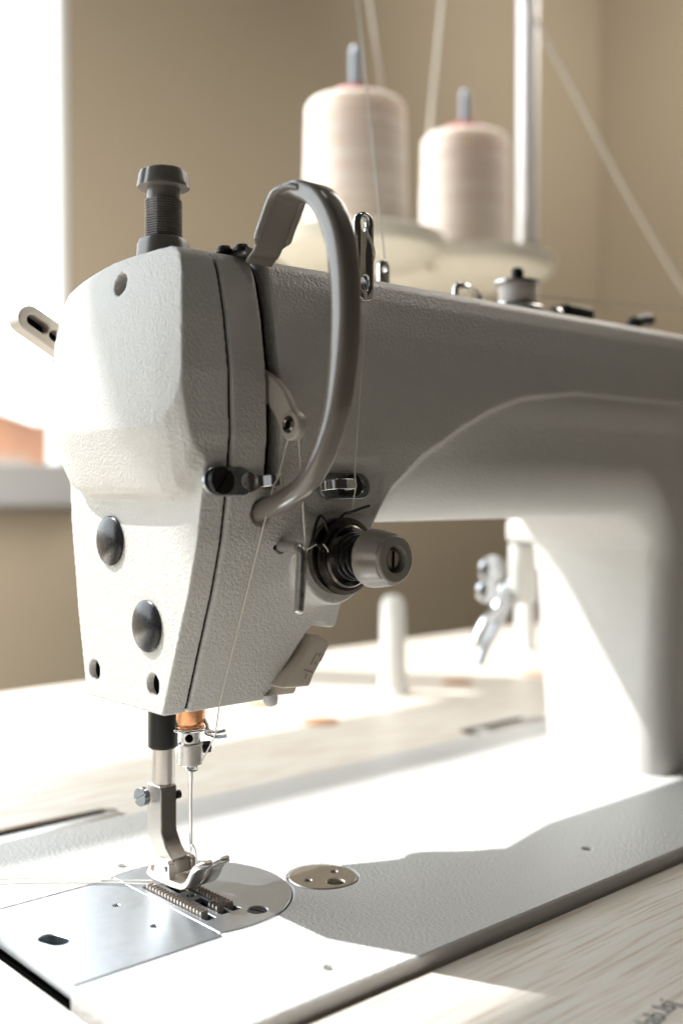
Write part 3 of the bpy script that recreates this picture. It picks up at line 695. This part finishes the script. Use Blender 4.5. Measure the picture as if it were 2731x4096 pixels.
def sole(x0, x1, y_end=1.0, toe=1.0):
    ctr = [(20.5, 6.2), (19, 5.0), (14, 4.3), (6, 4.5), (-2, 5.2), (-5.6, 6.8), (-8.2, 9.6), (-10.4, 13.0), (-12.4, 14.7), (-14.8, 16.0), (-17.2, 16.8)]
    pts = catmull([((x0 + x1) / 2, y, z) for y, z in ctr], 12); w = (x1 - x0) / 2
    def sec(t):
        ww = w * (1 if t < 0.8 else math.sqrt(max(0.012, 1 - ((t - 0.8) / 0.2) ** 2))) * (1 if t > 0.07 else 0.55 + 0.45 * t / 0.07)
        h = 1.25 * (1 if t < 0.9 else math.sqrt(max(0.03, 1 - ((t - 0.9) / 0.1) ** 2))); r = min(ww, h) * 0.75; out = []
        for cx, cy, a in ((ww - r, h - r, 0), (-ww + r, h - r, PI / 2), (-ww + r, -h + r, PI), (ww - r, -h + r, 3 * PI / 2)):
            for i in range(4): out.append((cx + r * math.cos(a + PI / 2 * i / 3), cy + r * math.sin(a + PI / 2 * i / 3)))
        return out
    return MB().sweep(pts, sec, (1, 0, 0)).build('sole', M['nickel'], foot, angle=60)
sole(-6.8, -0.45); sole(0.45, 7.2)
MB().box(-2, 2, 2.5, 19, 4.0, 5.4).build('sole_bridge', M['nickel'], foot, bevel=0.3)

# ---- needle bar, clamp, needle
nb = MB().lathe([(3.5, 52), (3.6, 52.4), (3.6, 90)], frame((0, 0, 0), (0, 0, 1)), 40).build('needle_bar', M['steel'], mach)
MB().lathe([(4.4, 0), (5.1, 0.3), (5.1, 1.6), (4.7, 2.0), (5.4, 4.0), (5.4, 12)], frame((0, 0, 61.4), (0, 0, 1)), 48).build('bar_bushing', M['copper'], nb)
MB().lathe([(4.2, 0), (4.7, 0.6), (4.7, 7.6), (4.4, 8.0), (3.7, 8.0)], frame((0, 0, 48.6), (0, 0, 1)), 48).build('needle_clamp', M['steel'], nb)
MB().lathe([(1.5, 0), (1.5, 0.4)], frame((-2.4, -2.6, 59.0), (-0.6, -0.75, 0)), 20).build('sight_hole', M['shade_black'], nb)  # black disc painted as the shade in the hole
slotted_screw('clamp_screw', (4.2, -1.4, 54.6), (1, -0.3, 0), 2.2, 3.0, M['black'], nb, 0.4, slot_w=0.6)
ring = [(0.2 + 2.1 * math.cos(a), -0.4 + 2.1 * math.sin(a), 47.2 + 0.5 * math.sin(a * 1.0)) for a in [2 * PI * i / 28 for i in range(29)]]
MB().tube(ring, 0.38, 8).tube([(0.2 + 2.0, -0.4, 47.2), (2.3, -0.3, 49.5)], 0.38, 8).tube([(-1.9, -0.4, 47.2), (-2.0, -0.3, 49.5)], 0.38, 8).build('needle_thread_loop', M['chrome'], nb)
MB().lathe([(0.1, 15.2), (0.35, 16.2), (0.75, 18), (0.78, 24), (0.78, 40), (1.05, 43.5), (1.1, 49)], frame((0, 0, 0), (0, 0, 1)), 24).build('needle', M['chrome'], nb)
MB().lathe([(0.36, 0), (0.36, 0.05)], frame((-0.42, -0.48, 19.4), (-0.66, -0.75, 0)) @ Matrix.Scale(2.4, 4, (0, 1, 0)), 14).build('needle_eye', M['shade_black'], nb)  # black oval painted as the shade in the eye
MB().tube(catmull([(-4.6, 3.4, 62.0), (-6.1, 0.5, 61.8), (-5.0, -3.6, 61.9), (-1.0, -6.2, 62.2), (2.6, -6.6, 62.6)], 7), 0.62, 10).build('bushing_wire', M['chrome'], nb)
MB().tube(catmull([(3.8, -3.4, 65.2), (2.8, -6.6, 63.8), (1.2, -9.8, 62.7), (1.8, -13, 62.4), (4.0, -16.6, 63.4)], 7), 0.72, 10).tube(catmull([(4.2, -17.0, 61.5), (2.0, -13.6, 60.8), (0.8, -10.8, 61.0), (0.4, -9.4, 61.8), (1.0, -9.0, 62.7)], 7), 0.72, 10).build('bushing_thread_guide', M['chrome'], nb)

# ---- hand lifter behind the head
la = math.radians(-29)
lf = Matrix(((1, 0, 0, 0), (0, 0, -1, 62), (0, 1, 0, 0), (0, 0, 0, 1)))
lx, lz = -31.6, 216.6
cx_, cz_ = lx + 20 * math.cos(la), lz + 20 * math.sin(la)
s1 = stadium(lx + 3.4 * math.cos(la), lz + 3.4 * math.sin(la), 5.4, 2.2, la)
s2 = stadium(lx + 14.5 * math.cos(la), lz + 14.5 * math.sin(la), 6.4, 2.2, la)
ll = plate('hand_lifter', stadium(cx_, cz_, 40, 5.1, la), [s1, s2], -9, 0, M['leverplastic'], mach, ch=0.6, mtx=lf)
MB().box(-20, 20, 60.5, 62, -2.8, 2.8, Matrix.Translation((cx_, 7.5, cz_)) @ Matrix.Rotation(-la, 4, 'Y')).build('slot_shade_bar', M['shade_black'], ll, smooth=False)  # near-black bar painting the shade inside the lifter slots

# ---- chrome linkage behind the pillar
lk = MB().lathe([(8, 0), (8.7, 1), (8.7, 5), (7, 6)], frame((279, 94, 102), (-0.3, -1, 0)), 36).build('lifter_linkage', M['rear'], mach)
MB().lathe([(6.8, 0), (7.2, 1), (7.2, 5), (5, 6)], frame((273, 92, 89.5), (-0.3, -1, 0)), 36).build('linkage_roller', M['rear'], lk)
MB().tube(catmull([(291, 91, 90), (283, 91, 77), (273, 91, 70), (264, 91, 58)], 6), 4.2, 12).tube(catmull([(296, 91, 94), (292, 91, 80), (284, 91, 68), (272, 91, 54), (267, 91, 46)], 6), 2.8, 12).build('linkage_arm', M['rear'], lk)
MB().box(291, 314, 58, 92, 118, 132).box(293, 313, 82, 92, 80, 118.2).build('linkage_bracket', M['paint'], lk, bevel=3)

# ---- bobbin winder on top of the arm
bw = MB().box(168, 262, 2, 30, 232, 235.5).build('bobbin_winder', M['nickel'], mach, bevel=1)
MB().lathe([(13, 0), (13.4, 1), (13.4, 3.2), (12.6, 4)], frame((196, 6, 235.5), (0, 0, 1)), 40).build('winder_base', M['steel'], bw)
MB().lathe([(2.4, 0), (2.4, 20), (3.0, 21), (3.0, 24.5), (2.2, 25.6)], frame((196, 6, 233), (0, 0, 1)), 24).build('winder_spindle', M['black'], bw)
MB().tube(catmull([(145, 0, 232.5), (144.5, 0, 241), (148, 0, 243.6), (158, 2, 243), (166, 4, 240.5), (170, 4, 235)], 6), 1.4, 10).build('winder_wire', M['chrome'], bw)
MB().lathe([(6, 0), (6, 3.0), (4.2, 5)], frame((162, 3, 233.5), (0, 0, 1)), 28).build('winder_thread_screw', M['darkchrome'], bw)
MB().lathe([(5.0, 0), (5.0, 3.4), (3.4, 5.0), (1, 5.6)], frame((218, 0, 235.5), (0, 0, 1)), 28).build('winder_tension_screw', M['chrome'], bw)
MB().box(221, 244, -6, 6, 234.5, 243).build('winder_latch', M['black'], bw, bevel=2)
MB().box(268, 290, -5, 5, 232, 235.5).build('trip_base', M['nickel'], bw, bevel=1)
MB().tube(catmull([(284, 0, 234), (288, 0, 239.5), (294, 0, 242.5), (304, 0, 244)], 6), [4.0] * 10 + [3.2] * 9, 14).build('trip_lever', M['black'], bw)
MB().lathe([(5, 0), (5, 3), (3, 5)], frame((322, 0, 232), (0, 0, 1)), 28).build('oil_cap', M['chrome'], bw)

bob = empty('thread_bobbin', (196, 6, 239.6), 'small metal bobbin wound with cream thread on top of the arm', 'bobbin')
MB().lathe([(11.2, 0), (11.2, 1.0), (2.6, 1.05)], frame((196, 6, 240.2), (0, 0, 1)), 40).build('bobbin_flange', M['steel'], bob)
MB().lathe([(11.2, 0), (11.2, 1.0), (2.6, 1.05)], frame((196, 6, 251.0), (0, 0, 1)), 40).build('bobbin_flange', M['steel'], bob)
MB().lathe([(8.8, 0), (9.0, 1), (9.0, 8.5), (8.8, 9.6)], frame((196, 6, 241.3), (0, 0, 1)), 40).build('bobbin_thread', M['cone'], bob)

# ------------------------------------------------------------------ thread stand and cones
stand = empty('thread_stand', (556, 285, TZ), 'pale thread stand pole with two cream trays behind the machine', 'thread stand')
MB().lathe([(9.2, 0), (9.2, 900)], frame((556, 285, TZ), (0, 0, 1)), 40).build('pole', M['pole'], stand)
MB().lathe([(13, 0), (13, 14), (12, 20)], frame((556, 285, 350), (0, 0, 1)), 36).build('pole_clamp', mat('dark_clamp', (0.10, 0.08, 0.07), 0.5), stand)
MB().lathe([(26, 0), (26, 4), (12, 9)], frame((556, 285, TZ), (0, 0, 1)), 36).build('pole_base', M['pole'], stand)
for (x, y, z, R) in ((342, 281, 342, 68), (488, 299, 349, 78)):
    tr = MB().lathe([(20, -22), (R - 16, -20), (R - 3, -11), (R - 0.6, -3), (R, -0.5), (R - 1.5, 0.8), (R - 4, 0.2), (14, -1)], frame((x, y, z), (0, 0, 1)), 72).build('tray', M['tray'], stand)
    MB().lathe([(4.6, 0), (4.6, 142), (3.8, 146), (2, 148)], frame((x, y, z), (0, 0, 1)), 28).build('spindle', M['spindle'], tr)
    d = Vector((556, 285, 0)) - Vector((x, y, 0)); d.z = 0
    MB().tube([(x, y, z - 9), (556, 285, z - 9)], 6, 16).build('tray_arm', M['tray'], tr)
def thread_cone(loc, h, r, label):
    c = empty('thread_cone', loc, label, 'thread cone', 'cream thread cones on the stand')
    prof = [(r * 0.93, 1.5), (r * 1.03, 4)]; k = 60
    for i in range(k):
        t = i / (k - 1); prof.append((r * (1.035 - 0.065 * t) + 0.25 * math.sin(i * 1.3) + random.uniform(-0.25, 0.25), 4 + (h - 11) * t))
    prof += [(r * 0.95, h - 4.5), (r * 0.90, h - 2.2), (r * 0.8, h - 1.0), (r * 0.5, h - 0.4), (12, h)]
    MB().lathe(prof, frame(loc, (0, 0, 1)), 64).build('wound_thread', M['cone'], c)
    MB().lathe([(19, -2), (19, 5), (17, 8), (12, 9), (6, 9.3)], frame((loc[0], loc[1], loc[2] + h - 1), (0, 0, 1)), 40).build('cone_core', M['red'], c)
    return c
thread_cone((342, 281, 343), 104, 39.5, 'left cone of cream thread, larger in view, on the tray behind the grey guard bar')
thread_cone((488, 299, 350), 107, 38.5, 'right cone of cream thread, directly left of the stand pole')

# ------------------------------------------------------------------ threads
def thread(name, pts, r, label, smooth=True, parent=None, twist=0.0):
    pts = catmull(pts, 8) if smooth else [Vector(p) for p in pts]
    o = MB().tube(pts, r, 8).build(name, M['thread'])
    return tag(o, label, 'thread', 'strands of sewing thread')
def straight(a, b, n=5, sag=0.0):
    a, b = Vector(a), Vector(b); return [tuple(a + (b - a) * i / n + Vector((0, 0, -sag * math.sin(PI * i / n)))) for i in range(n + 1)]
thread('sewing_thread', [(48.6, -42.0, 246.4), (50.4, -43.1, 242.0), (52.6, -42.9, 237.8), (53.4, -41.2, 234.2), (53.0, -39.0, 231), (50.2, -38.8, 228)], 0.26, 'short strand of thread between the two holes of the upright chrome guide')
thread('sewing_thread', [(48.6, -40.5, 226.5), (48.2, -43.1, 222)] + straight((48.1, -43.2, 220), (38.4, -47.6, 155), 4) + [(38.2, -48.6, 151.5), (38.3, -47.4, 148.0), (40.8, -43.4, 141.8)], 0.27, 'thread running down the arm front from the upright guide through the middle hook', smooth=False)
thread('sewing_thread', straight((5.4, -52, 170.5), (4.4, -46.2, 154), 4) + [(3.0, -45.6, 151.5)] + straight((2.4, -45.0, 148), (1.3, -16.4, 73), 6) + [(1.2, -14.9, 66), (1.2, -14.0, 62)], 0.27, 'long thread from the take-up lever eye past the slotted guide to the needle bar', smooth=False)
thread('sewing_thread', straight((7.6, -53.2, 169), (15.8, -47.2, 128.4), 6), 0.27, 'short thread hanging from the take-up lever to the bent chrome pin', smooth=False)
thread('sewing_thread', [(1.2, -14.0, 62.0), (1.3, -12.6, 60.0), (1.8, -5.6, 51.5), (0.9, -2.0, 48.2), (0.2, -1.2, 46.8), (-0.3, -1.0, 44), (-0.5, -0.9, 34), (-0.3, -0.9, 22), (-0.2, -0.7, 19.4)], 0.27, 'thread lying along the front of the needle below the clamp', smooth=False)
thread('sewing_thread', [(0.3, 0.3, 19.4), (1.4, -0.6, 17), (1.6, -1.2, 13), (1.0, -1.4, 9), (0.2, -0.2, 5.4), (0, 2, 2.6)], 0.27, 'loose thread dropping from the needle eye into the presser foot slot')
thread('sewing_thread', [(0, 2, 2.6), (-2, 8, 2.2), (-4.8, 18, 1.6), (-14, 30, 0.8), (-34, 52, 0.6), (-64, 74, 0.6), (-110, 118, 0.6)], 0.27, 'upper of two thread tails trailing left from under the presser foot')
thread('sewing_thread', [(-0.2, 0, -1), (-0.6, 1.6, 1.2), (-2.6, 7, 1.9), (-7, 17, 1.0), (-17, 30, 0.5), (-38, 49, 0.5), (-66, 70, 0.5), (-104, 108, 0.5)], 0.27, 'lower of two thread tails trailing left from the needle plate hole')
thread('sewing_thread', [(21.5, -46.2, 131.0), (19.2, -44.6, 129.4), (17.4, -41.0, 127.8), (17.0, -38, 126)], 0.27, 'small thread loop caught on the black check spring left of the tension dial')
thread('sewing_thread', [(24.2, -46.6, 131.0), (26.2, -46.6, 129.0), (28.2, -45.0, 126.6)], 0.27, 'tiny bit of thread crossing from the check spring into the tension discs')
thread('sewing_thread', straight((99, -1, 245), (213, 146, 480), 4), 0.35, 'thin upright thread rising from the rear guide in front of the left cone', smooth=False)
thread('sewing_thread', straight((366, 274.6, 452), (349.6, 278, 545), 4), 1.1, 'blurred thread rising from the left cone beside its spindle', smooth=False)
thread('sewing_thread', straight((457, 313, 452), (469, 306.5, 590), 4), 1.5, 'blurred thread rising from the right cone left of the pole', smooth=False)
thread('sewing_thread', catmull([(500, 240, 552), (519, 207, 475), (552, 175, 388), (602, 138, 290)], 8), 1.3, 'broad blurred diagonal thread from the stand pole down to the right', smooth=False)
thread('sewing_thread', straight((204, 4, 246), (420, -60, 246), 4), 0.35, 'faint level thread leading right from the bobbin', smooth=False)

# ------------------------------------------------------------------ light
world = bpy.data.worlds.new('World'); scene.world = world; world.use_nodes = True
bg = world.node_tree.nodes['Background']; bg.inputs[0].default_value = (1.0, 0.84, 0.70, 1); bg.inputs[1].default_value = 0.022
def lamp(kind, name, loc, target, energy, color=(1, 1, 1), size=1.0, size_y=None, **k):
    l = bpy.data.lights.new(name, kind); l.energy = energy; l.color = color
    if kind == 'AREA':
        l.size = size * S
        if size_y: l.shape = 'RECTANGLE'; l.size_y = size_y * S
    else: l.shadow_soft_size = size * S
    o = bpy.data.objects.new(name, l); col.objects.link(o); o.location = Vector(loc) * S
    d = Vector(target) - Vector(loc); o.rotation_euler = d.to_track_quat('-Z', 'Y').to_euler()
    for a, b_ in k.items(): setattr(l, a, b_)
    return o
sd = Vector((-0.46, 0.676, 1.0)).normalized()
sp_ = sd * 20000 + Vector((60, 0, 0))
lamp('SPOT', 'sunlight', sp_, (60, 0, 0), 31500, (1.0, 0.98, 0.95), 92, spot_size=math.radians(9), spot_blend=0.1)
lamp('AREA', 'house_fill', (3000, 6500, 3500), (5800, 12000, 600), 700, (1, 0.97, 0.93), 3000, 3000)  # added fill lamp that brightens the house front
lamp('AREA', 'side_wall_fill', (1300, 300, 950), (1557, 620, 850), 3.2, (1.0, 0.95, 0.87), 700, 500)  # added fill lamp that brightens the right-hand wall
lamp('AREA', 'left_wall_fill', (-350, 430, 250), (-90, 880, 50), 9.5, (1.0, 0.96, 0.90), 350, 350)  # added fill lamp lightening the left part of the back wall
lamp('AREA', 'cone_fill', (900, 120, 850), (420, 70, 400), 3.6, (1.0, 0.93, 0.84), 420, 420)  # added fill lamp for the shaded sides of the thread cones
lamp('AREA', 'table_fill', (140, -170, 1300), (140, -185, 0), 0.9, (1.0, 0.97, 0.92), 200, 200)  # added overhead fill lamp for the front of the table
lamp('AREA', 'front_left_fill', (-650, -210, 260), (0, -40, 160), 0.15, (0.93, 0.97, 1.0), 350, 350)  # added weak fill lamp from the front left, not a window

# ------------------------------------------------------------------ camera
f = 2486.0; yaw = math.atan((3550 - 784) / f); pitch = math.atan(51 / f)
Fw = Vector((math.cos(yaw) * math.cos(pitch), math.sin(yaw) * math.cos(pitch), -math.sin(pitch)))
Rt = Vector((math.sin(yaw), -math.cos(yaw), 0)); Up = Rt.cross(Fw)
cd = bpy.data.cameras.new('camera'); cam = bpy.data.objects.new('camera', cd); col.objects.link(cam)
mm = Matrix((Rt, Up, -Fw)).transposed().to_4x4(); mm.translation = Vector((-224.45, -332.9, 150.0)) * S
cam.matrix_world = mm
cd.sensor_fit = 'VERTICAL'; cd.sensor_height = 36.0; cd.sensor_width = 24.0; cd.lens = 36.0 * f / 2352.0
cd.clip_start = 0.01; cd.clip_end = 200
cd.dof.use_dof = True; cd.dof.focus_distance = 0.392; cd.dof.aperture_fstop = 5.0; cd.dof.aperture_blades = 0
scene.camera = cam
scene.render.resolution_x = 682; scene.render.resolution_y = 1024
scene.view_settings.view_transform = 'Standard'; scene.view_settings.look = 'None'
scene.view_settings.exposure = 0; scene.view_settings.gamma = 1
try: scene.view_settings.use_curve_mapping = False
except Exception: pass
